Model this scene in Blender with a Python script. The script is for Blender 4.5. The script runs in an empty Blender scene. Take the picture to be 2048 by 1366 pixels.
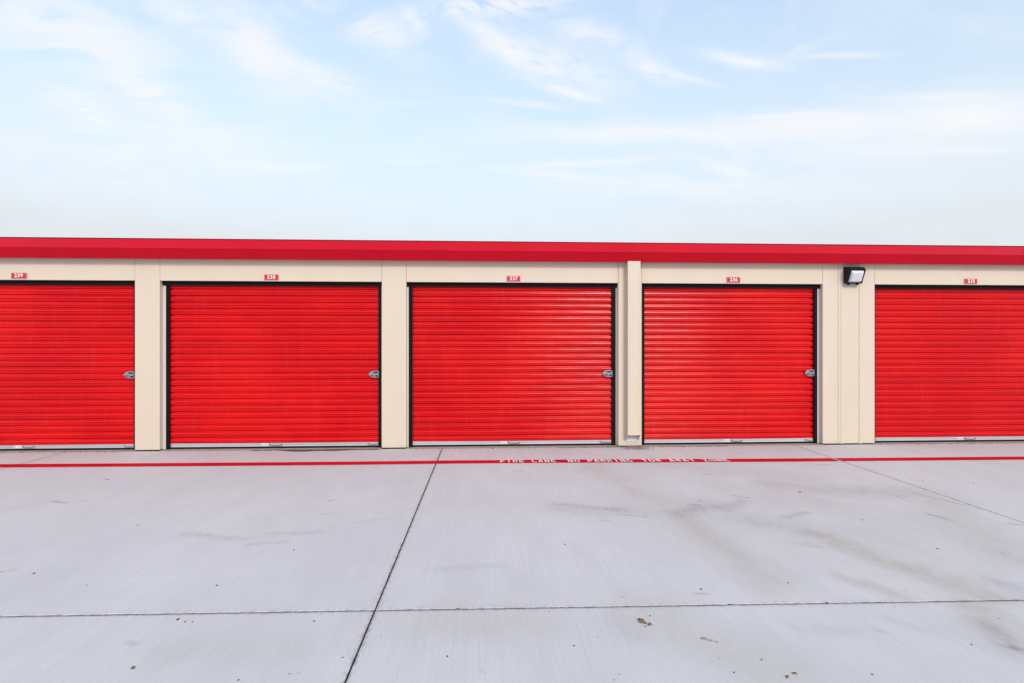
import bpy, bmesh, math, random
import numpy as np
from mathutils import Vector, Matrix

R = math.radians
scene = bpy.context.scene
COL = scene.collection
random.seed(7)

# ------------------------------------------------------------------ camera
cam_d = bpy.data.cameras.new("camera")
cam_d.sensor_width = 36.0
cam_d.lens = 18.7734
cam_d.clip_start = 0.05
cam_d.clip_end = 6000
cam = bpy.data.objects.new("camera", cam_d)
cam.location = (0.0, -7.8499, 1.56)
cam.rotation_euler = (R(90.0), 0.0, R(-2.734))
COL.objects.link(cam)
scene.camera = cam

# ------------------------------------------------------------------ world, sun, exposure
SUN_AZ = R(163.0)          # clockwise from +Y: behind the camera, a little to its right
SUN_EL = R(32.0)
scene.view_settings.view_transform = 'Standard'
scene.view_settings.look = 'None'
scene.view_settings.exposure = 1.0
scene.view_settings.gamma = 1.0
scene.view_settings.use_curve_mapping = False

class NT:
    """small helper for node trees"""
    def __init__(self, tree):
        self.t = tree; self.n = tree.nodes; self.l = tree.links
    def new(self, typ, **kw):
        nd = self.n.new(typ)
        for k, v in kw.items(): setattr(nd, k, v)
        return nd
    def put(self, sock, v):
        if hasattr(v, 'is_output') or isinstance(v, bpy.types.NodeSocket): self.l.new(v, sock)
        elif v is not None:
            sock.default_value = v
    def math(self, op, a, b=None, c=None, clamp=False):
        nd = self.new('ShaderNodeMath', operation=op); nd.use_clamp = clamp
        self.put(nd.inputs[0], a)
        if b is not None: self.put(nd.inputs[1], b)
        if c is not None: self.put(nd.inputs[2], c)
        return nd.outputs[0]
    def mix(self, f, a, b, blend='MIX'):
        nd = self.new('ShaderNodeMix', data_type='RGBA', blend_type=blend)
        self.put(nd.inputs['Factor'], f)
        ca = [s for s in nd.inputs if s.type == 'RGBA']
        self.put(ca[0], a); self.put(ca[1], b)
        return [s for s in nd.outputs if s.type == 'RGBA'][0]
    def noise(self, vec, scale, detail=4, rough=0.55, dist=0.0):
        nd = self.new('ShaderNodeTexNoise')
        self.put(nd.inputs['Vector'], vec)
        nd.inputs['Scale'].default_value = scale; nd.inputs['Detail'].default_value = detail
        nd.inputs['Roughness'].default_value = rough; nd.inputs['Distortion'].default_value = dist
        return nd.outputs['Fac']
    def ramp(self, v, lo, hi, a=0.0, b=1.0, smooth=True):
        nd = self.new('ShaderNodeMapRange', interpolation_type='SMOOTHSTEP' if smooth else 'LINEAR')
        self.put(nd.inputs[0], v)
        for i, x in enumerate((lo, hi, a, b)): nd.inputs[i + 1].default_value = x
        return nd.outputs[0]
    def xyz(self, x, y, z):
        nd = self.new('ShaderNodeCombineXYZ')
        self.put(nd.inputs[0], x); self.put(nd.inputs[1], y); self.put(nd.inputs[2], z)
        return nd.outputs[0]
    def mapping(self, vec, scale=(1, 1, 1), rot=(0, 0, 0), loc=(0, 0, 0)):
        nd = self.new('ShaderNodeMapping')
        self.put(nd.inputs['Vector'], vec)
        nd.inputs['Scale'].default_value = scale; nd.inputs['Rotation'].default_value = rot
        nd.inputs['Location'].default_value = loc
        return nd.outputs[0]

world = bpy.data.worlds.new("World")
scene.world = world
world.use_nodes = True
w = NT(world.node_tree)
w.n.clear()
sky = w.new('ShaderNodeTexSky', sky_type='NISHITA')
sky.sun_disc = False
sky.sun_elevation = SUN_EL
sky.sun_rotation = SUN_AZ
sky.air_density = 1.0; sky.dust_density = 1.2; sky.ozone_density = 1.6
tc = w.new('ShaderNodeTexCoord')
sep = w.new('ShaderNodeSeparateXYZ'); w.l.new(tc.outputs['Generated'], sep.inputs[0])
X, Y, Z = sep.outputs
AZ = w.math('MULTIPLY', w.math('ARCTAN2', X, Y), 180 / math.pi)       # degrees, 0 = straight over the building
EL = w.math('MULTIPLY', w.math('ARCSINE', w.math('MINIMUM', w.math('MAXIMUM', Z, -1.0), 1.0)), 180 / math.pi)
# cirrus lies in a high flat sheet: bands that run parallel to the row keep one Z/Y, so clouds are laid out in that angle
EL2 = w.math('MULTIPLY', w.math('ARCTAN2', Z, w.math('MAXIMUM', Y, 0.08)), 180 / math.pi)
# fibrous cirrus texture: noise stretched along the wind and bent by a slow warp
wv = w.xyz(AZ, EL2, 0.0)
warp = w.new('ShaderNodeTexNoise'); w.l.new(wv, warp.inputs['Vector'])
warp.inputs['Scale'].default_value = 0.07; warp.inputs['Detail'].default_value = 1.5
wsub = w.new('ShaderNodeVectorMath', operation='SUBTRACT'); w.l.new(warp.outputs['Color'], wsub.inputs[0]); wsub.inputs[1].default_value = (.5, .5, .5)
wsc = w.new('ShaderNodeVectorMath', operation='SCALE'); w.l.new(wsub.outputs[0], wsc.inputs[0]); wsc.inputs['Scale'].default_value = 8.0
wadd = w.new('ShaderNodeVectorMath', operation='ADD'); w.l.new(wv, wadd.inputs[0]); w.l.new(wsc.outputs[0], wadd.inputs[1])
WV = wadd.outputs[0]
fib1 = w.noise(w.mapping(WV, scale=(0.05, 0.30, 1), rot=(0, 0, R(14))), 1.0, 8, 0.58, 0.0)
fib2 = w.noise(w.mapping(WV, scale=(0.10, 0.55, 1), rot=(0, 0, R(4)), loc=(13, 5, 0)), 1.0, 9, 0.60, 0.0)
fine = w.noise(w.mapping(WV, scale=(0.35, 1.3, 1), rot=(0, 0, R(20)), loc=(3, 9, 0)), 1.0, 6, 0.6, 0.0)
wsep = w.new('ShaderNodeSeparateXYZ'); w.l.new(WV, wsep.inputs[0])
wsm = w.new('ShaderNodeVectorMath', operation='SCALE'); w.l.new(wsub.outputs[0], wsm.inputs[0]); wsm.inputs['Scale'].default_value = 1.6
wad2 = w.new('ShaderNodeVectorMath', operation='ADD'); w.l.new(wv, wad2.inputs[0]); w.l.new(wsm.outputs[0], wad2.inputs[1])
ws2 = w.new('ShaderNodeSeparateXYZ'); w.l.new(wad2.outputs[0], ws2.inputs[0])
PX, PY = ws2.outputs[0], ws2.outputs[1]
def bank(az, el, ra, re, tilt, amount, tex, lo, hi):
    """one bank of cirrus in the sky: soft ellipse (degrees) broken up by a fibre texture"""
    c, s = math.cos(R(tilt)), math.sin(R(tilt))
    dx = w.math('SUBTRACT', PX, az); dy = w.math('SUBTRACT', PY, el)
    u = w.math('DIVIDE', w.math('ADD', w.math('MULTIPLY', dx, c), w.math('MULTIPLY', dy, s)), ra)
    v = w.math('DIVIDE', w.math('SUBTRACT', w.math('MULTIPLY', dy, c), w.math('MULTIPLY', dx, s)), re)
    r2 = w.math('ADD', w.math('MULTIPLY', u, u), w.math('MULTIPLY', v, v))
    g = w.math('POWER', 2.718, w.math('MULTIPLY', r2, -1.0))
    return w.math('MULTIPLY', w.math('MULTIPLY', g, w.ramp(tex, lo, hi)), amount)
banks = [
    bank(-23.0, 28.3, 5.3, 2.29, -48, 0.90, fib2, 0.24, 0.54),
    bank(-18.0, 26.1, 5.6, 1.53, -18, 0.70, fib2, 0.28, 0.55),
    bank(-36.6, 29.3, 7.3, 2.70, -20, 0.85, fib1, 0.32, 0.58),
    bank(-31.4, 24.5, 4.9, 1.47, -42, 0.85, fib2, 0.26, 0.52),
    bank(-35.9, 22.5, 2.8, 1.41, -40, 0.80, fine, 0.25, 0.55),
    bank(-34.9, 18.6, 9.1, 3.72, -3, 0.55, fib2, 0.32, 0.62),
    bank(-25.5, 20.7, 8.3, 3.36, -8, 0.60, fib1, 0.30, 0.60),
    bank(-21.2, 17.7, 5.9, 0.38, -2, 0.50, fine, 0.25, 0.50),
    bank(-29.5, 31.1, 2.6, 1.04, -25, 0.60, fine, 0.28, 0.55),
    bank(-18.9, 31.6, 3.0, 0.94, 10, 0.50, fine, 0.30, 0.60),
    bank(-11.2, 29.8, 4.3, 1.69, -20, 0.70, fib2, 0.34, 0.56),
    bank(-7.8, 30.7, 1.7, 0.70, -40, 0.60, fine, 0.20, 0.50),
    bank(0.4, 32.0, 7.9, 0.85, 6, 0.85, fine, 0.30, 0.55),
    bank(1.4, 29.0, 4.5, 0.99, -24, 1.00, fine, 0.12, 0.50),
    bank(7.3, 27.5, 6.7, 1.86, -14, 0.70, fine, 0.28, 0.62),
    bank(11.8, 30.0, 4.9, 1.24, -12, 0.72, fib2, 0.26, 0.56),
    bank(17.6, 27.4, 2.2, 0.93, -20, 0.75, fine, 0.20, 0.55),
    bank(20.2, 26.9, 3.5, 0.33, -10, 0.60, fine, 0.20, 0.50),
    bank(9.0, 25.2, 3.2, 0.39, -12, 0.85, fine, 0.18, 0.50),
    bank(4.4, 24.1, 4.2, 0.34, -3, 0.55, fine, 0.25, 0.52),
    bank(26.1, 28.5, 3.6, 0.55, -7, 0.85, fine, 0.20, 0.52),
    bank(34.3, 28.9, 3.3, 0.27, 2, 0.60, fine, 0.22, 0.50),
    bank(30.7, 29.3, 1.7, 0.63, 15, 0.35, fine, 0.30, 0.60),
    bank(16.2, 21.5, 13.0, 0.92, 0, 0.85, fib1, 0.18, 0.44),
    bank(32.7, 22.7, 10.0, 1.31, 2, 0.90, fib1, 0.16, 0.42),
    bank(43.7, 23.7, 5.0, 1.89, 4, 0.95, fib1, 0.14, 0.40),
    bank(41.1, 25.4, 3.5, 0.34, 3, 0.60, fine, 0.20, 0.50),
    bank(31.1, 23.5, 5.4, 0.25, 1, 0.60, fine, 0.20, 0.50),
    bank(11.3, 18.7, 8.1, 0.42, 4, 0.70, fine, 0.22, 0.50),
    bank(7.3, 17.4, 6.1, 0.38, -4, 0.60, fine, 0.22, 0.50),
    bank(24.7, 18.3, 2.8, 0.59, -14, 0.70, fine, 0.20, 0.48),
    bank(35.1, 20.3, 11.3, 2.08, 2, 0.50, fib2, 0.25, 0.55),
    bank(21.2, 16.5, 14.7, 1.30, 0, 0.60, fib2, 0.25, 0.55),
    bank(42.1, 20.5, 4.7, 0.36, 2, 0.60, fine, 0.20, 0.50),
    bank(-8.1, 18.5, 3.3, 0.21, 2, 0.40, fine, 0.25, 0.50),
    bank(-8.1, 23.9, 2.8, 0.25, 2, 0.30, fine, 0.25, 0.50),
]

# thin overall veil, thicker towards the horizon, and general cirrus for the rest of the sky
veil = w.ramp(fib1, 0.38, 0.8, 0.0, 0.25)
back = w.math('MULTIPLY', w.ramp(fib2, 0.40, 0.70), w.ramp(Y, -0.3, 0.1, 0.6, 0.0))
cl = w.math('MAXIMUM', veil, back)
for b in banks: cl = w.math('SUBTRACT', 1.0, w.math('MULTIPLY', w.math('SUBTRACT', 1.0, cl), w.math('SUBTRACT', 1.0, b, clamp=True)))
hz = w.math('MULTIPLY', w.math('POWER', 2.718, w.math('DIVIDE', w.math('SUBTRACT', EL, 12.0), -34.0)), 0.93, clamp=True)
SKYGAIN = (1.05, 1.27, 1.22, 1)
blue = w.mix(1.0, sky.outputs[0], SKYGAIN, 'MULTIPLY')
# hazy base of the sky
base = w.mix(hz, blue, (2.56, 2.70, 2.82, 1))
full = w.mix(cl, base, (3.13, 3.18, 3.27, 1))
# bright thin overcast, unseen, added overhead and behind the camera to lift the concrete
full = w.mix(w.math('MAXIMUM', w.ramp(EL, 36, 58, 0, .75), w.ramp(Y, -0.35, 0.05, .75, 0)), full, w.mix(w.ramp(fib2, .35, .7), (2.7, 3.08, 3.75, 1), (3.6, 3.80, 4.2, 1)))
bg = w.new('ShaderNodeBackground')
w.l.new(full, bg.inputs['Color']); bg.inputs['Strength'].default_value = 0.15
out = w.new('ShaderNodeOutputWorld'); w.l.new(bg.outputs[0], out.inputs['Surface'])

sun_d = bpy.data.lights.new("sun", 'SUN')
sun_d.energy = 1.0
sun_d.angle = R(12.0)
sun_d.color = (1.0, 0.86, 0.74)
sun = bpy.data.objects.new("sun", sun_d)
sd = Vector((math.sin(SUN_AZ) * math.cos(SUN_EL), math.cos(SUN_AZ) * math.cos(SUN_EL), math.sin(SUN_EL)))
sun.rotation_euler = sd.to_track_quat('Z', 'Y').to_euler()
COL.objects.link(sun)

# ------------------------------------------------------------------ helpers
def tag(o, label=None, cat=None, group=None, kind=None):
    if label: o['label'] = label
    if cat: o['category'] = cat
    if group: o['group'] = group
    if kind: o['kind'] = kind
    return o
def empty(name, loc=(0, 0, 0), parent=None):
    o = bpy.data.objects.new(name, None); o.location = loc; o.empty_display_size = 0.2
    COL.objects.link(o)
    if parent: o.parent = parent
    return o
class MB:
    def __init__(self): self.bm = bmesh.new()
    def face(self, pts, mi=0):
        f = self.bm.faces.new([self.bm.verts.new(p) for p in pts]); f.material_index = mi; return f
    def box(self, x0, x1, y0, y1, z0, z1, bev=0.0, mi=0, seg=1):
        r = bmesh.ops.create_cube(self.bm, size=1.0)
        vs = r['verts']
        for v in vs:
            v.co = Vector((x0 + (v.co.x + .5) * (x1 - x0), y0 + (v.co.y + .5) * (y1 - y0), z0 + (v.co.z + .5) * (z1 - z0)))
        fs = {f for v in vs for f in v.link_faces}
        for f in fs: f.material_index = mi
        if bev > 0:
            es = list({e for v in vs for e in v.link_edges})
            bmesh.ops.bevel(self.bm, geom=es, offset=bev, segments=seg, profile=0.5, affect='EDGES', material=-1)
    def prism(self, poly, axis, a, b, mi=0, bev=0.0):
        """extrude a 2-D polygon along an axis: axis 'x' -> poly is (y,z); 'y' -> (x,z); 'z' -> (x,y)"""
        def P(p, t):
            return {'x': (t, p[0], p[1]), 'y': (p[0], t, p[1]), 'z': (p[0], p[1], t)}[axis]
        A = [self.bm.verts.new(P(p, a)) for p in poly]; B = [self.bm.verts.new(P(p, b)) for p in poly]
        n = len(poly); fs = []
        fs.append(self.bm.faces.new(A)); fs.append(self.bm.faces.new(B[::-1]))
        for i in range(n): fs.append(self.bm.faces.new((A[i], B[i], B[(i + 1) % n], A[(i + 1) % n])))
        for f in fs: f.material_index = mi
        if bev > 0:
            es = list({e for f in fs for e in f.edges})
            bmesh.ops.bevel(self.bm, geom=es, offset=bev, segments=1, profile=0.5, affect='EDGES', material=-1)
    def cyl(self, c, r, h, axis='y', n=12, mi=0):
        m = Matrix.Translation(c) @ {'y': Matrix.Rotation(R(90), 4, 'X'), 'x': Matrix.Rotation(R(90), 4, 'Y'), 'z': Matrix.Identity(4)}[axis]
        q = bmesh.ops.create_cone(self.bm, cap_ends=True, segments=n, radius1=r, radius2=r, depth=h, matrix=m)
        for f in {f for v in q['verts'] for f in v.link_faces}: f.material_index = mi
    def lump(self, c, rx, ry, rz, sub=2, jit=0.25, mi=0, rot=0.0):
        m = Matrix.Translation(c) @ Matrix.Rotation(rot, 4, 'Z') @ Matrix.Diagonal((rx, ry, rz, 1))
        q = bmesh.ops.create_icosphere(self.bm, subdivisions=sub, radius=1.0)
        for v in q['verts']:
            v.co *= 1 + random.uniform(-jit, jit)
            v.co = m @ v.co
        for f in {f for v in q['verts'] for f in v.link_faces}: f.material_index = mi
    def build(self, name, mats, parent=None, loc=None, smooth=False):
        me = bpy.data.meshes.new(name)
        bmesh.ops.recalc_face_normals(self.bm, faces=self.bm.faces)
        self.bm.to_mesh(me); self.bm.free()
        for m in (mats if isinstance(mats, (list, tuple)) else [mats]): me.materials.append(m)
        if smooth:
            for p in me.polygons: p.use_smooth = True
        o = bpy.data.objects.new(name, me); COL.objects.link(o)
        if loc: o.location = loc
        if parent: o.parent = parent
        return o
def world_child(o, parent):
    """parent without moving (parents are unrotated, unscaled empties)"""
    o.parent = parent
    q = parent; off = Vector((0, 0, 0))
    while q: off += q.location; q = q.parent
    o.location = Vector(o.location) - off
    return o

# ------------------------------------------------------------------ materials
def mat(name, col, rough=0.5, metal=0.0, spec=0.5, var=0.06, vscale=3.0, vstretch=(1, 1, 1), bump=0.0, bscale=60.0, bstretch=(1, 1, 1), coat=0.0, rvar=0.0):
    m = bpy.data.materials.new(name); m.use_nodes = True
    t = NT(m.node_tree); b = t.n['Principled BSDF']
    co = t.new('ShaderNodeTexCoord').outputs['Object']
    n1 = t.noise(t.mapping(co, scale=vstretch), vscale, 6, 0.6)
    f = t.ramp(n1, 0.25, 0.75, 1 - var, 1 + var, smooth=False)
    vm = t.new('ShaderNodeVectorMath', operation='SCALE'); vm.inputs[0].default_value = col[:3]; t.l.new(f, vm.inputs['Scale'])
    t.l.new(vm.outputs[0], b.inputs['Base Color'])
    if rvar: t.l.new(t.ramp(n1, 0.3, 0.7, rough - rvar, rough + rvar, smooth=False), b.inputs['Roughness'])
    else: b.inputs['Roughness'].default_value = rough
    b.inputs['Metallic'].default_value = metal
    b.inputs['Specular IOR Level'].default_value = spec
    b.inputs['Coat Weight'].default_value = coat
    if bump:
        bp = t.new('ShaderNodeBump'); bp.inputs['Strength'].default_value = bump; bp.inputs['Distance'].default_value = 0.002
        t.l.new(t.noise(t.mapping(co, scale=bstretch), bscale, 4, 0.6), bp.inputs['Height'])
        t.l.new(bp.outputs[0], b.inputs['Normal'])
    return m
M = {}
M['beige'] = mat('beige_wall_panel', (0.66, 0.570, 0.455), 0.5, var=0.03, vscale=1.3, vstretch=(2, 2, .4), bump=0.10, bscale=9, bstretch=(1, 1, .25), spec=0.4)
def door_paint():
    """red enamel: slow drifts towards orange painted in for reflected glow, chalky dull patches, a little dust"""
    m = bpy.data.materials.new('red_door_steel'); m.use_nodes = True
    t = NT(m.node_tree); b = t.n['Principled BSDF']
    co = t.new('ShaderNodeTexCoord').outputs['Object']
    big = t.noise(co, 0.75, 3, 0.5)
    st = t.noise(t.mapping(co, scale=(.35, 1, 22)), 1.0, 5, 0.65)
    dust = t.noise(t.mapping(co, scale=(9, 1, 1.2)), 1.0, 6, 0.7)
    c = t.mix(t.ramp(big, .36, .68), (0.67, 0.0025, 0.007, 1), (0.77, 0.0070, 0.006, 1))  # orange drift puts a glow of reflected light into the base colour
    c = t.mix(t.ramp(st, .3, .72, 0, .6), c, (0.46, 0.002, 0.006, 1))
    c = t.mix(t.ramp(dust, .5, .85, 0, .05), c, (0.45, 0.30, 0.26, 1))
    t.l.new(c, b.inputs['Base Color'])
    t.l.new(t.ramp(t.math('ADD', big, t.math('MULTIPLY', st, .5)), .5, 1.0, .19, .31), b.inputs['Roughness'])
    b.inputs['Specular IOR Level'].default_value = 0.24
    return m
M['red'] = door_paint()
M['fascia'] = mat('red_fascia_steel', (0.50, 0.002, 0.016), 0.30, var=0.07, vscale=.8, spec=0.15, bump=0.06, bscale=1.6, bstretch=(.6, 1, 1), rvar=0.04)
M['black'] = mat('black_rubber', (0.006, 0.006, 0.007), 0.7, var=0.2, spec=0.15)
M['alu'] = mat('aluminium_bar', (0.50, 0.51, 0.55), 0.45, metal=0.35, var=0.10, vscale=3, vstretch=(.6, 1, 1), bump=0.05, bscale=40)
M['galv'] = mat('galvanised_steel', (0.40, 0.42, 0.43), 0.32, metal=0.9, var=0.15, vscale=40)
M['track'] = mat('pale_track_metal', (0.66, 0.65, 0.64), 0.45, metal=0.2, var=0.06, vscale=5, vstretch=(1, 1, .3))
M['dark'] = mat('dark_recess', (0.010, 0.011, 0.012), 0.6, var=0.1)
M['white'] = mat('white_sticker', (0.82, 0.82, 0.84), 0.5, var=0.03)
M['pipe_in'] = mat('pale_pipe_lining', (0.72, 0.76, 0.82), 0.5, var=0.04)
M['sign_red'] = mat('sign_red', (0.58, 0.008, 0.025), 0.35, var=0.05, vscale=10)
M['sign_rim'] = mat('sign_rim', (0.62, 0.33, 0.35), 0.4, var=0.1, vscale=20)
M['sign_white'] = mat('sign_white', (0.85, 0.84, 0.84), 0.5, var=0.02)
M['lampblack'] = mat('bronze_black_housing', (0.008, 0.007, 0.010), 0.45, var=0.2, vscale=12, spec=0.2)
M['lens'] = mat('frosted_lens', (0.66, 0.67, 0.72), 0.18, var=0.06, vscale=14, vstretch=(.3, 1, 4), spec=0.6, coat=0.3)
M['lens_rim'] = mat('lens_edge_glass', (0.72, 0.78, 0.84), 0.1, var=0.03, spec=0.7)
M['drip'] = mat('dark_drip_edge', (0.10, 0.012, 0.03), 0.5, var=0.3, vscale=3, spec=.2)
M['roof'] = mat('roof_metal', (0.55, 0.56, 0.57), 0.45, metal=0.3, var=0.05)
M['clod'] = mat('brown_clod', (0.17, 0.115, 0.07), 0.95, var=0.4, vscale=60, bump=0.6, bscale=140)
M['tanclod'] = mat('pale_clod', (0.30, 0.255, 0.20), 0.95, var=0.3, vscale=60, bump=0.6, bscale=140)
M['grit'] = mat('dark_grit', (0.045, 0.04, 0.04), 0.9, var=0.5, vscale=30)
M['mud'] = mat('dried_mud', (0.085, 0.060, 0.045), 0.95, var=0.45, vscale=22, bump=0.5, bscale=120)
M['gravel'] = mat('washed_gravel', (0.24, 0.205, 0.185), 0.95, var=0.5, vscale=45)
M['joint'] = mat('dirty_joint_filler', (0.030, 0.026, 0.024), 0.9, var=0.4, vscale=14, spec=.2)
M['leaf'] = mat('dry_leaf', (0.16, 0.07, 0.035), 0.8, var=0.4, vscale=80)
M['sill'] = mat('dusty_sill_concrete', (0.33, 0.285, 0.235), 0.9, var=0.25, vscale=5, vstretch=(1, 3, 1), bump=0.4, bscale=60)

def concrete(name, attr=True):
    m = bpy.data.materials.new(name); m.use_nodes = True
    t = NT(m.node_tree); b = t.n['Principled BSDF']
    co = t.new('ShaderNodeTexCoord').outputs['Object']
    big = t.noise(co, 0.55, 5, 0.6, 0.3)
    mid = t.noise(t.mapping(co, scale=(1.0, 0.45, 1)), 3.0, 7, 0.65, 0.2)
    broom = t.noise(t.mapping(co, scale=(85, 1.1, 1)), 1.0, 5, 0.7)
    fine = t.noise(co, 130, 3, 0.6)
    c = t.mix(t.ramp(big, 0.3, 0.7), (0.565, 0.562, 0.570, 1), (0.615, 0.610, 0.617, 1))
    c = t.mix(t.ramp(mid, 0.35, 0.75, 0, 0.5), c, (0.505, 0.497, 0.50, 1))
    c = t.mix(t.ramp(broom, 0.3, 0.75, 0.0, 0.27), c, (0.40, 0.39, 0.40, 1))
    c = t.mix(t.ramp(fine, 0.35, 0.7, 0.0, 0.30), c, (0.36, 0.35, 0.35, 1))
    if attr:
        def A(nm):
            a = t.new('ShaderNodeAttribute', attribute_name=nm); return a.outputs['Fac']
        b1 = t.ramp(t.noise(t.mapping(co, scale=(1, .5, 1)), 9, 8, 0.7, 0.6), 0.28, 0.62)
        b2 = t.ramp(t.noise(t.mapping(co, scale=(3.2, .5, 1)), 16, 6, 0.75), 0.30, 0.66)
        brk = t.math('MULTIPLY', t.math('MULTIPLY_ADD', b2, 1.0, 0.25), t.math('MULTIPLY_ADD', b1, .8, .2), clamp=True)
        c = t.mix(t.math('MULTIPLY', A('tan'), t.math('MULTIPLY_ADD', brk, 0.6, 0.4)), c, (0.395, 0.355, 0.31, 1))
        c = t.mix(t.math('MULTIPLY', A('grey'), t.math('MULTIPLY_ADD', brk, 0.8, 0.2)), c, (0.23, 0.225, 0.23, 1))
        spk = t.ramp(t.noise(t.mapping(co, scale=(1, .8, 1)), 30, 6, 0.65, 0.5), 0.44, 0.60)
        c = t.mix(t.math('MULTIPLY', A('rust'), t.math('MULTIPLY_ADD', spk, 0.75, 0.25)), c, (0.24, 0.165, 0.115, 1))
        c = t.mix(t.math('MULTIPLY', A('scuff'), t.math('MULTIPLY_ADD', brk, 0.5, 0.5)), c, (0.11, 0.105, 0.105, 1))
        c = t.mix(t.math('MULTIPLY', A('edge'), spk), c, (0.25, 0.225, 0.20, 1))
    t.l.new(c, b.inputs['Base Color'])
    b.inputs['Roughness'].default_value = 0.85
    b.inputs['Specular IOR Level'].default_value = 0.3
    bp = t.new('ShaderNodeBump'); bp.inputs['Strength'].default_value = 0.35; bp.inputs['Distance'].default_value = 0.002
    t.l.new(t.math('ADD', broom, t.math('MULTIPLY', fine, 0.6)), bp.inputs['Height'])
    t.l.new(bp.outputs[0], b.inputs['Normal'])
    return m
M['concrete'] = concrete('broomed_concrete')
M['far_ground'] = concrete('far_ground_concrete', attr=False)

def paint(name, col, wear_lo, wear_hi):
    """road paint: worn through to concrete in small flecks and streaks"""
    m = bpy.data.materials.new(name); m.use_nodes = True
    t = NT(m.node_tree); b = t.n['Principled BSDF']
    co = t.new('ShaderNodeTexCoord').outputs['Object']
    n = t.noise(t.mapping(co, scale=(1, 1.5, 1)), 26, 8, 0.72, 0.3)
    s = t.noise(co, 1.4, 4, 0.6)
    sp = t.new('ShaderNodeSeparateXYZ'); t.l.new(co, sp.inputs[0])
    px = t.math('DIVIDE', t.math('SUBTRACT', sp.outputs[0], 0.0), 0.14)       # tyre-rubbed patch ahead of the first word
    rub = t.math('MULTIPLY', t.math('POWER', 2.718, t.math('MULTIPLY', t.math('MULTIPLY', px, px), -1.0)), 0.22)
    wear = t.ramp(t.math('ADD', t.math('ADD', n, rub), t.math('MULTIPLY', s, 0.35)), wear_lo, wear_hi)
    c = t.mix(t.ramp(s, 0.3, 0.7), col, tuple(x * 0.82 for x in col[:3]) + (1,))
    t.l.new(t.mix(wear, c, (0.44, 0.38, 0.38, 1)), b.inputs['Base Color'])
    b.inputs['Roughness'].default_value = 0.75; b.inputs['Specular IOR Level'].default_value = 0.08
    return m
M['line_red'] = paint('red_road_paint', (0.64, 0.004, 0.018, 1), 0.94, 1.10)
M['line_white'] = paint('white_road_paint', (0.88, 0.86, 0.86, 1), 1.0, 1.2)

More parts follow.
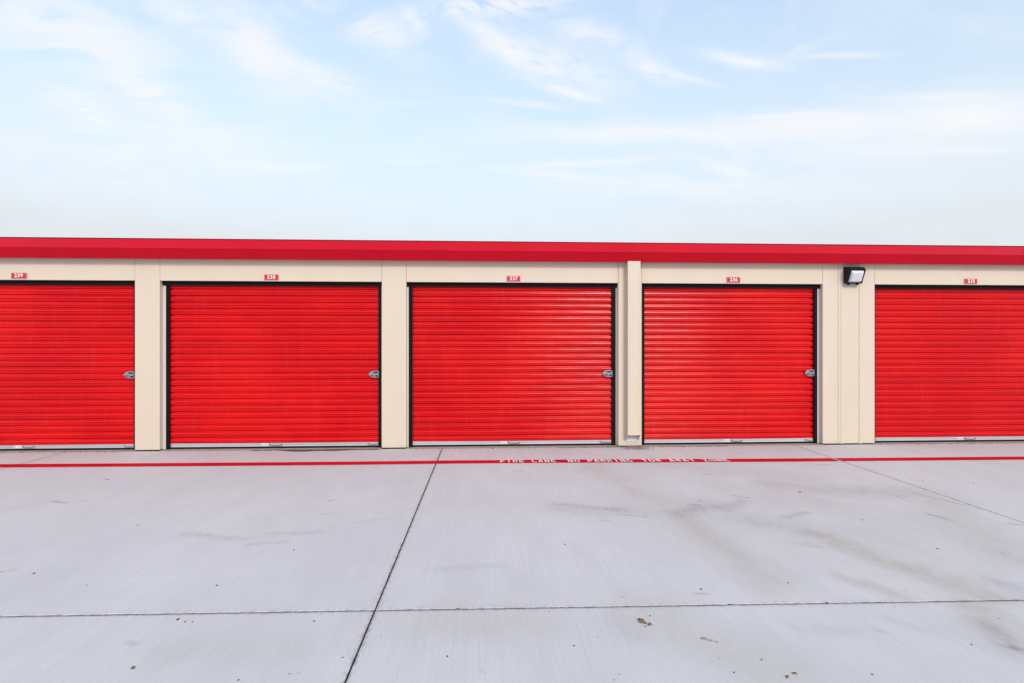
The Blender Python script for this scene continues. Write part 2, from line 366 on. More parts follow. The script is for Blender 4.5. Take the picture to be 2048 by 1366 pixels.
# ------------------------------------------------------------------ ground and concrete slabs
def vnoise(x, y, seed):
    rng = np.random.RandomState(seed); tab = rng.rand(256, 256)
    xi = np.floor(x).astype(int); yi = np.floor(y).astype(int)
    fx = x - xi; fy = y - yi
    fx = fx * fx * (3 - 2 * fx); fy = fy * fy * (3 - 2 * fy)
    g = lambda a, b: tab[a % 256, b % 256]
    return (g(xi, yi) * (1 - fx) * (1 - fy) + g(xi + 1, yi) * fx * (1 - fy) + g(xi, yi + 1) * (1 - fx) * fy + g(xi + 1, yi + 1) * fx * fy)
def fbm(x, y, seed, oct=4):
    s = 0; a = 0.5; n = 0
    for i in range(oct):
        s = s + a * vnoise(x * 2 ** i, y * 2 ** i, seed + i); n += a; a *= 0.5
    return s / n
STAINS = [
('t',1.342,-1.295,1.654,-2.828,0.25,0.5),
('t',1.713,-3.193,1.814,-4.03,0.22,0.7),
('t',1.814,-4.03,1.814,-4.512,0.22,0.6),
('t',2.651,-3.721,2.916,-4.215,0.2,0.9),
('t',2.916,-4.215,3.095,-4.642,0.18,0.8),
('t',3.132,-2.287,4.473,-2.54,0.3,0.7),
('t',2.299,-1.067,3.527,-1.997,0.3,0.4),
('t',4.409,-2.799,3.857,-4.128,0.3,0.55),
('t',2.35,-4.502,2.572,-4.683,0.12,0.7),
('t',2.66,-2.361,3.831,-3.609,0.5,0.35),
('t',1.974,-2.995,2.903,-3.989,0.6,0.3),
('t',2.889,-4.823,2.76,-5.234,0.15,0.7),
('t',0.915,-4.899,1.414,-5.339,0.3,0.35),
('t',-0.316,-4.84,0.181,-4.968,0.25,0.4),
('t',-1.523,-5.074,-1.06,-5.051,0.2,0.3),
('g',1.738,-3.126,2.453,-2.787,0.12,0.8),
('g',0.596,-2.854,1.783,-3.128,0.14,0.4),
('g',2.3,-3.288,2.639,-3.61,0.18,0.45),
('g',2.643,-3.238,2.902,-3.111,0.05,0.8),
('g',2.392,-3.815,2.541,-3.893,0.06,0.5),
('g',3.293,-4.435,3.405,-4.622,0.12,0.6),
('g',2.767,-5.04,2.672,-5.317,0.08,0.7),
('g',-2.441,-3.401,-1.905,-3.536,0.05,0.55),
('g',-1.83,-3.664,-1.566,-3.616,0.03,0.6),
('g',-1.752,-3.434,-1.362,-3.407,0.05,0.5),
('g',-1.322,-3.267,-0.852,-3.084,0.03,0.35),
('g',2.258,-4.963,2.36,-5.082,0.05,0.35),
('g',1.708,-5.015,1.957,-5.063,0.06,0.3),
('g',2.098,-5.059,2.131,-5.071,0.02,0.7),
('g',-0.385,-4.182,0.094,-4.123,0.05,0.35),
('g',-1.854,-4.986,-1.821,-5.006,0.022,1.0),
('g',-0.026,-5.31,-0.017,-5.322,0.014,0.8),
('g',-0.823,-4.299,-0.804,-4.27,0.02,0.45),
('g',3.785,-4.078,3.795,-4.106,0.03,0.6),
('g',0.747,-4.891,0.827,-5.095,0.1,0.3),
('g',-4.128,-2.473,-3.923,-2.401,0.03,0.5),
('g',-4.453,-2.688,-4.193,-2.388,0.03,0.3),
('r',0.657,-2.749,1.235,-2.959,0.07,0.6),
('r',1.102,-2.924,1.219,-2.929,0.02,1),
('r',1.199,-3.1,1.411,-3.152,0.03,0.7),
('r',2.472,-2.535,2.624,-2.646,0.02,0.9),
('r',0.991,-3.225,1.091,-3.269,0.015,0.8),
('r',-3.282,-4.083,-3.229,-4.03,0.018,0.8),
('r',4.172,-2.616,4.217,-2.671,0.012,1.0),
('k',4.387,-2.555,4.61,-3.121,0.01,0.8),
('k',3.984,-3.177,4.045,-3.397,0.014,0.8),
('k',4.123,-2.578,4.121,-2.851,0.01,0.6),
('k',4.473,-3.469,4.552,-3.535,0.012,0.7),
('k',4.162,-1.268,4.347,-1.305,0.015,0.7),
('k',-1.553,-2.547,-1.499,-2.517,0.016,0.7),
('k',-1.508,-2.929,-1.396,-2.949,0.008,0.6),
('k',-4.303,-1.623,-4.263,-1.603,0.02,0.7),
('k',-4.227,-2.436,-4.079,-2.475,0.018,0.6),
('k',-4.093,-2.506,-4.019,-2.494,0.012,0.5),
('k',0.308,-1.4,0.439,-1.431,0.012,0.5),
('k',2.511,-1.676,2.677,-1.707,0.015,0.5),
('k',1.931,-2.826,2.044,-2.847,0.02,0.6),
('k',1.274,-4.601,1.382,-4.606,0.006,0.6),
('k',-5.958,-0.729,-5.898,-0.253,0.008,0.35),
('k',2.636,-5.228,2.715,-5.276,0.015,0.6),
('k',2.055,-2.736,2.102,-2.705,0.02,0.5),

]
def stain_fields(x, y):
    F = {k: np.zeros_like(x) for k in 'tgrk'}
    wx = x + 0.22 * (fbm(x * 2.2, y * 1.2, 11) - .5); wy = y + 0.34 * (fbm(x * 2.2, y * 1.2, 31) - .5)
    fx = x + 0.035 * (fbm(x * 9, y * 9, 51) - .5); fy = y + 0.05 * (fbm(x * 9, y * 9, 71) - .5)
    for k, x0, y0, x1, y1, wd, am in STAINS:
        X_, Y_ = (wx, wy) if wd > 0.08 else (fx, fy) if wd > 0.025 else (x, y)
        dx, dy = x1 - x0, y1 - y0; L2 = dx * dx + dy * dy + 1e-9
        tt = np.clip(((X_ - x0) * dx + (Y_ - y0) * dy) / L2, 0, 1)
        d = np.hypot(X_ - x0 - tt * dx, Y_ - y0 - tt * dy)
        if k == 'k':
            d = np.maximum(0, d - 0.25 * wd); fade = 1 - 0.55 * np.abs(2 * tt - 1) ** 2
        else: fade = 1.0
        F[k] = np.maximum(F[k], am * {'t': .85, 'g': .55, 'r': .7, 'k': .8}[k] * fade * np.exp(-(d / (wd * .9)) ** 2))
    return F
XJ = [-16.48, -11.20, -5.93, -0.646, 4.620, 9.90, 15.18]
def rowy(y0, x): return y0 - 0.0155 * (x + 0.646)
JW = [.002, .002, .0012, .0045, .0021, .002, .002]          # half widths of the long saw cuts
ROWS = [(-0.012, 0.0, -4.719), (-4.719, 1.0, -9.99), (-9.99, 1.0, -15.26)]
def axis_pts(a, b, step): return np.linspace(a, b, max(2, int(round((b - a) / step)) + 1))
verts_all = []; faces_all = []; att = {k: [] for k in ('tan', 'grey', 'rust', 'scuff', 'edge')}
voff = 0; face_mi = []
rng = np.random.RandomState(4)
for ri, (ya, slope, yb) in enumerate(ROWS):
    for ci in range(len(XJ) - 1):
        gx = 0.0045; gy = 0.0025
        xa, xb = XJ[ci] + JW[ci], XJ[ci + 1] - JW[ci + 1]
        fine_slab = (ri == 0 and -6 < xa < 6) or (ri == 0 and ci == 1) or (ri == 0 and ci == 5)
        step = 0.0175 if ri == 0 and 1 <= ci <= 5 else 0.5
        xs = axis_pts(xa, xb, step); vs_ = np.linspace(0, 1, len(axis_pts(yb, ya, step)))
        if ri == 1 and 1 <= ci <= 5:      # only the strip nearest row 0 is seen
            vs_ = np.concatenate([np.linspace(0, 0.19, 58), np.linspace(0.22, 1, 8)]); xs = axis_pts(xa, xb, 0.0175)
        gxm, gvm = np.meshgrid(xs, vs_, indexing='ij')
        top = (rowy(ya, gxm) - gy) if slope else np.full_like(gxm, ya)
        bot = rowy(yb, gxm) + gy
        gym = top + (bot - top) * gvm
        nx, ny = gxm.shape
        # worn arrises: the outline wanders by a millimetre or two, with a few deeper chips
        def wob(n, amp):
            a = (fbm(np.arange(n) * 0.35 + rng.rand() * 90, np.zeros(n) + rng.rand() * 90, 5) - .5) * amp
            chips = rng.rand(n) < 0.012
            return a + chips * -rng.rand(n) * amp * 2.2
        if step < 0.1:
            gym[:, 0] += np.minimum(wob(nx, .006), .0015); gym[:, -1] -= np.minimum(wob(nx, .006), .0015)
            gxm[0, :] -= np.minimum(wob(ny, .005), .0015); gxm[-1, :] += np.minimum(wob(ny, .005), .0015)
        x = gxm.ravel(); y = gym.ravel()
        z = 0.0016 * (fbm(x * 1.3, y * 1.3, 91) - .5)
        gi = np.arange(nx * ny).reshape(nx, ny)
        q = np.stack([gi[:-1, :-1], gi[:-1, 1:], gi[1:, 1:], gi[1:, :-1]], -1).reshape(-1, 4)
        loop = np.concatenate([gi[:, 0], gi[-1, 1:], gi[-2::-1, -1], gi[0, -2:0:-1]])
        nb = len(loop); base = nx * ny
        low = np.arange(nb) + base
        sk = np.stack([loop, np.roll(loop, -1), np.roll(low, -1), low], -1)
        xx = np.concatenate([x, x[loop]]); yy = np.concatenate([y, y[loop]]); zz = np.concatenate([z, np.full(nb, -0.05)])
        verts_all.append(np.stack([xx, yy, zz], -1)); faces_all.append(np.concatenate([q, sk]) + voff)
        voff += len(xx); face_mi.append(np.concatenate([np.zeros(len(q)), np.ones(len(sk))]))
        if step < 0.1 or (ri == 1 and 1 <= ci <= 5):
            F = stain_fields(xx, yy)
            edge = np.exp(-np.minimum(np.minimum(np.abs(xx - xa), np.abs(xx - xb)) / .012, np.abs(yy - (rowy(-4.719, xx))) / .016)) * .8
            dpt = -yy - (0.015 + 0.055 * fbm(xx * 2.3, yy * 0 + 2, 17) + 0.02 * fbm(xx * 19, yy * 9, 23))
            wall = np.clip(0.5 - dpt / 0.012, 0, 1) * (0.75 if ri == 0 else 0)
            wall = np.maximum(wall, 0.25 * np.exp(-np.abs(yy) / 0.10)) if ri == 0 else wall
            edge = np.maximum(edge, wall)
        else:
            F = {k: np.zeros_like(xx) for k in 'tgrk'}; edge = np.zeros_like(xx)
        for a, k in (('tan', 't'), ('grey', 'g'), ('rust', 'r'), ('scuff', 'k')): att[a].append(F[k])
        att['edge'].append(edge)
V = np.concatenate(verts_all).astype(np.float32); Fq = np.concatenate(faces_all).astype(np.int32)
me = bpy.data.meshes.new('concrete_pavement')
me.vertices.add(len(V)); me.vertices.foreach_set('co', V.ravel())
me.loops.add(Fq.size); me.loops.foreach_set('vertex_index', Fq.ravel())
me.polygons.add(len(Fq)); me.polygons.foreach_set('loop_start', np.arange(0, Fq.size, 4, dtype=np.int32))
me.update(calc_edges=True)
for k, a in att.items():
    at = me.attributes.new(k, 'FLOAT', 'POINT'); at.data.foreach_set('value', np.concatenate(a).astype(np.float32))
me.materials.append(M['concrete']); me.materials.append(M['joint'])
me.polygons.foreach_set('material_index', np.concatenate(face_mi).astype(np.int32))
pav = bpy.data.objects.new('concrete_pavement', me); COL.objects.link(pav)
tag(pav, 'pale broom-finished concrete driveway cut into big slabs by dark joints', kind='structure')

g = MB(); g.face([(-2500, -2500, -0.045), (2500, -2500, -0.045), (2500, 2500, -0.045), (-2500, 2500, -0.045)])
tag(g.build('ground', M['far_ground']), kind='structure')

jf = MB()
for xj in XJ[1:-1]: jf.face([(xj - .02, -15.2, -.005), (xj + .02, -15.2, -.005), (xj + .02, -.02, -.005), (xj - .02, -.02, -.005)])
for y0 in (-4.719, -9.99):
    jf.face([(XJ[0], rowy(y0, XJ[0]) - .02, -.0075), (XJ[-1], rowy(y0, XJ[-1]) - .02, -.0075), (XJ[-1], rowy(y0, XJ[-1]) + .02, -.0075), (XJ[0], rowy(y0, XJ[0]) + .02, -.0075)])
jo = jf.build('joint_filler', M['joint'], pav)

# ------------------------------------------------------------------ red painted line with stencilled words
LINE = [(-10.5, -.78), (-6.091, -.858), (-4.6, -.888), (-3.125, -.912), (-1.743, -.925), (-.472, -.918), (.826, -.933), (1.741, -.956), (3.581, -1.008), (5.47, -1.034), (7.18, -1.046), (11.5, -1.09)]
def line_y(x):
    for (a, b), (c, d) in zip(LINE, LINE[1:]):
        if a <= x <= c: return b + (d - b) * (x - a) / (c - a)
    return LINE[-1][1]
lm = MB()
n = 900; x0, x1 = -10.4, 11.4
prev = None
for i in range(n + 1):
    x = x0 + (x1 - x0) * i / n
    if min(abs(x - j) for j in XJ) < 0.007:
        prev = None; continue          # the saw cut runs through the paint
    y = line_y(x); hw = 0.088 + random.uniform(-.0025, .0025)
    a = lm.bm.verts.new((x, y + hw, 0.004)); b = lm.bm.verts.new((x, y - hw, 0.004))
    if prev: lm.bm.faces.new((prev[0], prev[1], b, a))
    prev = (a, b)
line = lm.build('road_marking', M['line_red'])
tag(line, 'red painted fire lane line with white stencilled words along the storage doors', kind='structure')
# stencil letters: strokes in a 0..1 by 0..1 box; closed shapes keep the bridges of a stencil
T = 0.25
def hbar(y, a=0., b=1.): return [(a, y - T / 3.2), (b, y - T / 3.2), (b, y + T / 3.2), (a, y + T / 3.2)]
def vbar(x, a=0., b=1.): return [(x - T / 2, a), (x + T / 2, a), (x + T / 2, b), (x - T / 2, b)]
def dbar(xa, ya, xb, yb, t=T): return [(xa - t / 2, ya), (xa + t / 2, ya), (xb + t / 2, yb), (xb - t / 2, yb)]
l, r_, m_ = T / 2, 1 - T / 2, .5; tp, bt = 1 - T / 3.2, T / 3.2
GL = {
 'F': [vbar(l), hbar(tp, T + .05, 1), hbar(.5, T + .05, .85)],
 'I': [vbar(.5)],
 'R': [vbar(l), hbar(tp, T + .05, .9), vbar(r_, .55, .95), hbar(.5, T + .05, .9), dbar(.55, .38, .88, 0)],
 'E': [vbar(l), hbar(tp, T + .05, 1), hbar(.5, T + .05, .85), hbar(bt, T + .05, 1)],
 'L': [vbar(l), hbar(bt, T + .05, 1)],
 'A': [dbar(l, 0, .40, 1), dbar(r_, 0, .60, 1), hbar(.3, .36, .64)],
 'N': [vbar(l), vbar(r_), dbar(.30, .92, .70, .08)],
 'O': [vbar(l, .1, .9), vbar(r_, .1, .9), hbar(tp, .12, .42), hbar(tp, .58, .88), hbar(bt, .12, .42), hbar(bt, .58, .88)],
 'P': [vbar(l), hbar(tp, T + .05, .9), vbar(r_, .5, .95), hbar(.48, T + .05, .9)],
 'K': [vbar(l), dbar(.42, .52, .86, 1), dbar(.42, .48, .86, 0)],
 'G': [vbar(l, .1, .9), hbar(tp, .12, .9), hbar(bt, .12, .9), vbar(r_, .1, .45), hbar(.45, .55, .95)],
 'T': [vbar(.5, 0, .86), hbar(tp, 0, 1)],
 'W': [dbar(.10, 1, .28, 0, .2), dbar(.45, 1, .30, .1, .18), dbar(.55, 1, .70, .1, .18), dbar(.90, 1, .72, 0, .2)],
 'Y': [vbar(.5, 0, .46), dbar(.45, .5, .12, 1), dbar(.55, .5, .88, 1)],
 'Z': [hbar(tp), hbar(bt), dbar(.16, .2, .84, .8, .28)],
}
tm = MB()
def word(s, xa, xb):
    adv = (xb - xa) / (len(s) - 0.18)
    for i, ch in enumerate(s):
        if ch == ' ': continue
        ox = xa + i * adv; cw = adv * 0.72; ch_h = 0.142
        if ch == 'I': ox += 0.0
        for poly in GL[ch]:
            pts = []
            for px, py in poly:
                wx_ = ox + px * cw
                pts.append((wx_, line_y(wx_) - ch_h / 2 + py * ch_h - 0.004, 0.008))
            tm.face(pts)
word('FIRE LANE', .178, .905); word('NO PARKING', 1.06, 1.90); word('TOW AWAY ZONE', 2.03, 3.17)
# overlapping strokes share one plane only where they do not cross
let = tm.build('lettering', M['line_white'], parent=line)
let['label'] = 'white stencil words FIRE LANE NO PARKING TOW AWAY ZONE'

# ------------------------------------------------------------------ the storage building
XL, XR = -13.2, 14.2                      # the row runs on past both sides of the frame
OPEN = 2.43                               # head of the openings
bld = empty('storage_building', (0.5, 0.0, 0.0))
tag(bld, 'low beige self storage building with red roll up doors and red eave fascia', 'storage building')
# openings: x left, x right, left track width, right track width, curtain left, curtain right
DOORS = [
 dict(xl=-8.135, xr=-5.002, tl=.03, tr=.02, cl=-8.07, cr=-5.052, bow=.012, hx=(-6.734, -6.447), ex=(-5.216, -5.06)),
 dict(xl=-4.657, xr=-1.522, tl=.042, tr=.018, cl=-4.578, cr=-1.573, bow=.010, hx=(-3.283, -2.976), ex=(-1.749, -1.58)),
 dict(xl=-1.169, xr=1.955, tl=.024, tr=.020, cl=-1.101, cr=1.891, bow=.014, hx=(.201, .499), ex=(1.703, 1.885)),
 dict(xl=2.309, xr=5.084, tl=.015, tr=.037, cl=2.360, cr=5.009, bow=.012, hx=(3.596, 3.885), ex=(4.869, 5.003)),
 dict(xl=5.899, xr=9.000, tl=.02, tr=.03, cl=5.95, cr=8.93, bow=.012, hx=(7.295, 7.60), ex=(8.74, 8.92)),
]
solids = [(XL, -8.135), (-5.002, -4.657), (-1.522, -1.169), (1.955, 2.309), (5.084, 5.899), (9.0, XR)]
def part(mb, name, mats, parent=bld, smooth=False):
    return world_child(mb.build(name, mats, smooth=smooth), parent)
# pillars: folded steel panels that return 90 mm into each opening
for i, (a, b) in enumerate(solids):
    p = MB()
    top = 2.80
    if i == 4:                            # the wide pillar is two sheets with a lapped seam and a shallow rib
        p.box(a, 5.3235, 0.0, 0.16, 0.012, top, bev=0.004)
        p.box(5.3265, b, 0.0, 0.16, 0.012, top, bev=0.004)
        p.prism([(5.36, -0.001), (5.372, -0.007), (5.400, -0.007), (5.412, -0.001)], 'z', 0.012, top)
        p.prism([(5.645, -0.001), (5.655, -0.010), (5.685, -0.010), (5.697, -0.001)], 'z', 0.012, top)
    elif b - a > 3:
        p.box(a, b, 0.0, 0.16, 0.012, top, bev=0.004)
        k = a + 0.45
        while k < b - 0.3:                # ribbed sheet on the blank ends
            p.prism([(k - .03, -0.001), (k - .018, -0.012), (k + .018, -0.012), (k + .03, -0.001)], 'z', 0.012, top)
            k += 0.30
    elif i == 3:
        p.prism([(a, .16), (a, .012), (a + .012, 0.0), (b - .004, 0.0), (b, .004), (b, .16)], 'z', 0.012, top)
    else:
        p.box(a, b, 0.0, 0.16, 0.012, top, bev=0.004)
    part(p, 'pillar', M['beige'])
for d in DOORS:                           # header panels, 3 mm open joints to the pillars
    p = MB()
    p.box(d['xl'] + .0028, d['xr'] - .0028, 0.0015, 0.058, OPEN, 2.80, bev=0.003)
    p.box(d['xl'] + .0028, d['xr'] - .0028, -0.004, 0.010, OPEN - .001, OPEN + .011, bev=0.002)   # drip trim along the head
    part(p, 'header_panel', M['beige'])
# the rest of the shell
p = MB()
p.box(XL, XL + .14, .162, 9.0, 0, 2.80); p.box(XR - .14, XR, .162, 9.0, 0, 2.80); p.box(XL + .142, XR - .142, 8.86, 9.0, 0, 2.80)
part(p, 'wall', M['beige'])
p = MB(); p.box(XL + .15, XR - .15, 0.30, 0.36, 0.0, 2.8)
part(p, 'backing_wall', M['dark'])
p = MB()
p.prism([(-.10, 2.978), (9.2, 2.90), (9.2, 2.81), (-.09, 2.812)], 'x', XL - .05, XR + .05)
k = XL
part(p, 'roof', M['roof'])
# sculpted eave fascia: lower face leans out to a nose, upper face leans back to the roof edge
for a, b in ((XL - .1, -6.3), (-6.2995, -2.7), (-2.6995, .9), (.9005, 4.5), (4.5005, 8.1), (8.1005, XR + .1)):
    p = MB()
    prof = [(-.098, 2.735), (-.104, 2.7245), (-.116, 2.725), (-.172, 2.850), (-.1785, 2.858), (-.1785, 2.868), (-.172, 2.878), (-.108, 3.001), (-.098, 3.006), (-.090, 3.002), (-.090, 2.985)]
    nseg = 14
    rows = []
    for k in range(nseg + 1):
        x = a + (b - a) * k / nseg
        j = random.uniform(-.0016, .0016)
        rows.append([p.bm.verts.new((x, y + j * (1 if z > 2.8 else .4), z + random.uniform(-.0008, .0008))) for y, z in prof])
    for A_, B_ in zip(rows, rows[1:]):
        for q in range(len(prof) - 1): p.bm.faces.new((A_[q], B_[q], B_[q + 1], A_[q + 1]))
    o = part(p, 'fascia', M['fascia'])
p = MB(); p.box(XL - .1, XR + .1, -.1125, -.085, 3.0062, 3.0120)
part(p, 'drip_edge', M['drip'])
p = MB()
p.prism([(-.100, 2.737), (-.0015, 2.737), (-.0015, 2.748), (-.100, 2.748)], 'x', XL - .1, XR + .1)
part(p, 'soffit', M['fascia'])
# sill: dusty strip of floor slab under the curtains
for d in DOORS:
    p = MB(); p.box(d['xl'] - .0, d['xr'] + .0, -0.010, 0.299, -0.04, 0.0015)
    part(p, 'door_sill', M['sill'])

# ---- roll up doors
PER = 0.0937
PROF = [(0.0, -.008), (.0095, -.008), (.0122, -.002), (.0150, .0110), (.0185, .0178), (.0235, .0190), (.0300, .0196), (.0350, .0213), (.0385, .0222), (.0412, .0208), (.0440, .0120), (.04685, .0090), (.0497, .0120), (.0525, .0208), (.0552, .0222), (.0587, .0213), (.0637, .0196), (.0702, .0190), (.0752, .0178), (.0787, .0110), (.0815, -.002), (.0842, -.008)]
def curtain(d, seed):
    rnd = random.Random(seed)
    zs = []
    z = 0.158 - PER
    while z < 2.50:
        for dz, pr in PROF:
            if 0.080 < z + dz < 2.47: zs.append((z + dz, pr))
        z += PER
    nx = 44
    m = MB()
    grid = []
    amp = [rnd.uniform(-1, 1) for _ in range(6)]
    for i in range(nx + 1):
        u = i / nx; x = d['cl'] - .03 + (d['cr'] - d['cl'] + .06) * u
        col_ = []
        for z, pr in zs:
            v = z / 2.4
            bow = d['bow'] * math.sin(math.pi * u) * (0.5 + 0.9 * math.sin(math.pi * min(1, max(0, v)))) 
            wob = .0012 * (amp[0] * math.sin(5 * u + 3 * v + amp[1] * 3) + amp[2] * math.sin(11 * u - 7 * v + amp[3] * 3)) + .0007 * math.sin(23 * u + z * 41 + amp[4] * 5)
            col_.append(m.bm.verts.new((x, .122 - pr - bow - wob, z + .0010 * math.sin(9 * u + z * 13 + amp[5] * 4))))
        grid.append(col_)
    for A_, B_ in zip(grid, grid[1:]):
        for j in range(len(zs) - 1): m.bm.faces.new((A_[j], B_[j], B_[j + 1], A_[j + 1]))
    return m
def door(d, idx):
    xm = (d['xl'] + d['xr']) / 2
    root = empty('roll_up_door', (xm - .5, .1, 0.0), bld)
    if idx == 3: root['label'] = 'narrower red roll up door right of the downspout'
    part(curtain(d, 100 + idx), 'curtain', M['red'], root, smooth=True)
    # side tracks just inside each return, with screw heads
    for side in (0, 1):
        t = MB()
        if side == 0: a, b = d['xl'] + .001, d['xl'] + d['tl']
        else: a, b = d['xr'] - d['tr'], d['xr'] - .001
        t.box(a, b, .072, .150, .004, 2.42, bev=.002)
        for zz in (.12, .62, 1.18, 1.72, 2.28):
            t.cyl(((a + b) / 2, .071, zz), .0045, .006, 'y', 8, 1)
        part(t, 'track', [M['track'], M['galv']], root)
    # black weatherstrip: two jambs and the head
    s = MB()
    for z0_, z1_ in ((.004, 2.385),):
        s.box(d['xl'] + d['tl'] + .0005, d['cl'] + .012, .0745, .1045, z0_, z1_)
        s.box(d['cr'] - .012, d['xr'] - d['tr'] - .0005, .0745, .1045, z0_, z1_)
    s.box(d['xl'] + .002, d['xr'] - .002, .0605, .0725, 2.366, 2.60)
    part(s, 'weather_seal', M['black'], root)
    # bottom bar and its rubber
    c0, c1 = d['cl'] + .002, d['cr'] - .002
    bar = MB()
    bar.prism([(.102, .030), (.106, .027), (.128, .027), (.128, .083), (.110, .083), (.105, .078), (.1035, .060), (.1045, .045)], 'x', c0, c1)
    part(bar, 'bottom_bar', M['alu'], root)
    rb = MB(); rb.prism([(.100, .004), (.128, .004), (.126, .0265), (.108, .0265)], 'x', c0 - .02, c1 + .02)
    part(rb, 'bottom_seal', M['black'], root)
    h0, h1 = d['hx']
    st = MB(); st.box(h0, h0 + .10, .0995, .1030, .040, .074, bev=.001)
    st.box(h0 + .012, h0 + .028, .0985, .0996, .050, .062, mi=1); st.box(h0 + .045, h0 + .085, .0985, .0996, .054, .059, mi=1)
    part(st, 'sticker', [M['white'], M['dark']], root)
    def pull(xa, xb):
        hm = MB()
        hm.box(xa, xb, .094, .1030, .036, .072, bev=.0015)
        hm.box(xa + .035, xb - .035, .090, .0935, .052, .064, bev=.001)
        hm.cyl((xa + .016, .0925, .056), .009, .004, 'y', 10, 1); hm.cyl((xb - .014, .0925, .056), .009, .004, 'y', 10, 1)
        hm.box(xa + .03, xb - .03, .0925, .0942, .0395, .045, mi=1)
        part(hm, 'handle', [M['alu'], M['dark']], root)
    pull(h0 + .115, h1)
    pull(d['ex'][0], d['ex'][1])
    # slide latch: leaf shaped plate, square towards the jamb, two slots and a bolt
    lx1 = d['cr'] - .004; lx0 = lx1 - .150; zc = 1.078
    pts = []
    for k in range(13):
        a = math.pi / 2 + math.pi * k / 12
        pts.append((lx0 + .075 + .075 * math.cos(a), zc + .050 * math.sin(a) * (1 - .10 * (k / 12))))
    poly = [(lx1 - .012, zc + .052), (lx0 + .095, zc + .056)] + pts[1:-1] + [(lx0 + .095, zc - .050), (lx1 - .012, zc - .048), (lx1, zc - .036), (lx1, zc - .006), (lx1 - .02, zc), (lx1, zc + .008), (lx1, zc + .040)]
    L = MB()
    L.prism(poly, 'y', .074, .094, 0, bev=.003)
    L.box(lx0 + .070, lx1 - .016, .071, .0739, zc + .018, zc + .040, mi=1)
    L.box(lx0 + .022, lx1 - .062, .071, .0739, zc - .030, zc - .006, mi=1)
    L.box(lx1 - .052, lx1 - .012, .071, .0739, zc - .036, zc - .012, mi=1)
    L.box(lx0 + .030, lx1 - .050, .0655, .0705, zc - .022, zc - .013, bev=.001, mi=0)
    L.cyl((lx0 + .088, .066, zc - .016), .011, .014, 'y', 12, 0)
    L.box(lx0 + .055, lx1 - .01, .066, .0705, zc + .003, zc + .013, bev=.001, mi=0)
    part(L, 'latch', [M['galv'], M['dark']], root)
    return root
for i, d in enumerate(DOORS): door(d, i)
# ---- downspout with pipe straps; the foot is cut off at a slant
XD0, XD1, YD = 2.068, 2.252, -.125
p = MB()
t_ = .004
def side(x, ya=YD): return [(x, ya, .187), (x, -.006, .082), (x, -.006, 2.735), (x, ya, 2.748)]
p.prism([(YD, .187), (-.006, .082), (-.006, 2.733), (-.100, 2.733), (YD, 2.738)], 'x', XD0, XD0 + t_)
p.prism([(YD, .187), (-.006, .082), (-.006, 2.733), (-.100, 2.733), (YD, 2.738)], 'x', XD1 - t_, XD1)
p.box(XD0 + t_, XD1 - t_, YD, YD + t_, .187, 2.737)
p.box(XD0 + t_, XD1 - t_, -.010, -.006, .082, 2.732, mi=1)
p.box(XD0 - .002, XD0 + .010, YD - .003, YD + .01, .195, 2.736, bev=.002); p.box(XD1 - .010, XD1 + .002, YD - .003, YD + .01, .195, 2.736, bev=.002)
p.box(XD0 - .001, XD1 + .001, YD - .0045, YD + .006, .187, .196, bev=.001)
ds = part(p, 'downspout', [M['beige'], M['pipe_in']])
for zc in (1.075, .515, 2.0):
    for sg, xe in ((-1, XD0), (1, XD1)):
        s = MB()
        s.prism([(xe + sg * .0008, YD + .02), (xe + sg * .0035, YD + .02), (xe + sg * .0035, -.0075), (xe + sg * .024, -.0075), (xe + sg * .024, -.0012), (xe + sg * .0008, -.0012)], 'z', zc - .03, zc + .03)
        part(s, 'strap', M['beige'], ds)

# ------------------------------------------------------------------ number plates
PL = [('239', (-6.681, -6.469), (2.446, 2.528), 'red number plate reading 239 above the far left roll up door'),
      ('238', (-3.193, -2.990), (2.443, 2.526), 'red number plate reading 238 above the second door from the left'),
      ('237', (.298, .498), (2.443, 2.525), 'red number plate reading 237 above the middle door, left of the downspout'),
      ('236', (3.598, 3.803), (2.443, 2.526), 'red number plate reading 236 above the narrow door right of the downspout'),
      ('235', (7.315, 7.518), (2.443, 2.524), 'red number plate reading 235 above the door right of the wall lamp')]
for txt, (a, b), (z0, z1), lab in PL:
    xm, zm = (a + b) / 2, (z0 + z1) / 2; hw_, hh = (b - a) / 2, (z1 - z0) / 2
    root = empty('number_plate', (xm, -.004, zm)); tag(root, lab, 'number plate', 'unit number plates')
    q = MB(); q.box(-hw_, hw_, -.008, .0, -hh, hh, bev=.002)
    q.build('rim', M['sign_rim'], root)
    q = MB(); q.box(-hw_ + .006, hw_ - .006, -.0105, -.0082, -hh + .006, hh - .006, bev=.001)
    q.build('face', M['sign_red'], root)
    cu = bpy.data.curves.new('digits', 'FONT'); cu.body = txt; cu.size = .072; cu.align_x = 'CENTER'; cu.align_y = 'CENTER'
    cu.extrude = .0008; cu.offset = .0014; cu.space_character = 1.12
    cu.materials.append(M['sign_white'])
    tmp = bpy.data.objects.new('digits_curve', cu); COL.objects.link(tmp); bpy.context.view_layer.update()
    dm = bpy.data.meshes.new_from_object(tmp.evaluated_get(bpy.context.evaluated_depsgraph_get()))
    bpy.data.objects.remove(tmp); dm.name = 'digits'
    o = bpy.data.objects.new('digits', dm); COL.objects.link(o); o.parent = root
    o.location = (0, -.0125, 0); o.rotation_euler = (R(90), 0, 0)

# ------------------------------------------------------------------ wall lamp
LX0, LX1 = 5.404, 5.640
lamp = empty('wall_lamp', (5.52, 0.0, 2.44))
tag(lamp, 'black wall pack floodlight with pale slanted lens on the wide pillar', 'wall lamp')
p = MB()
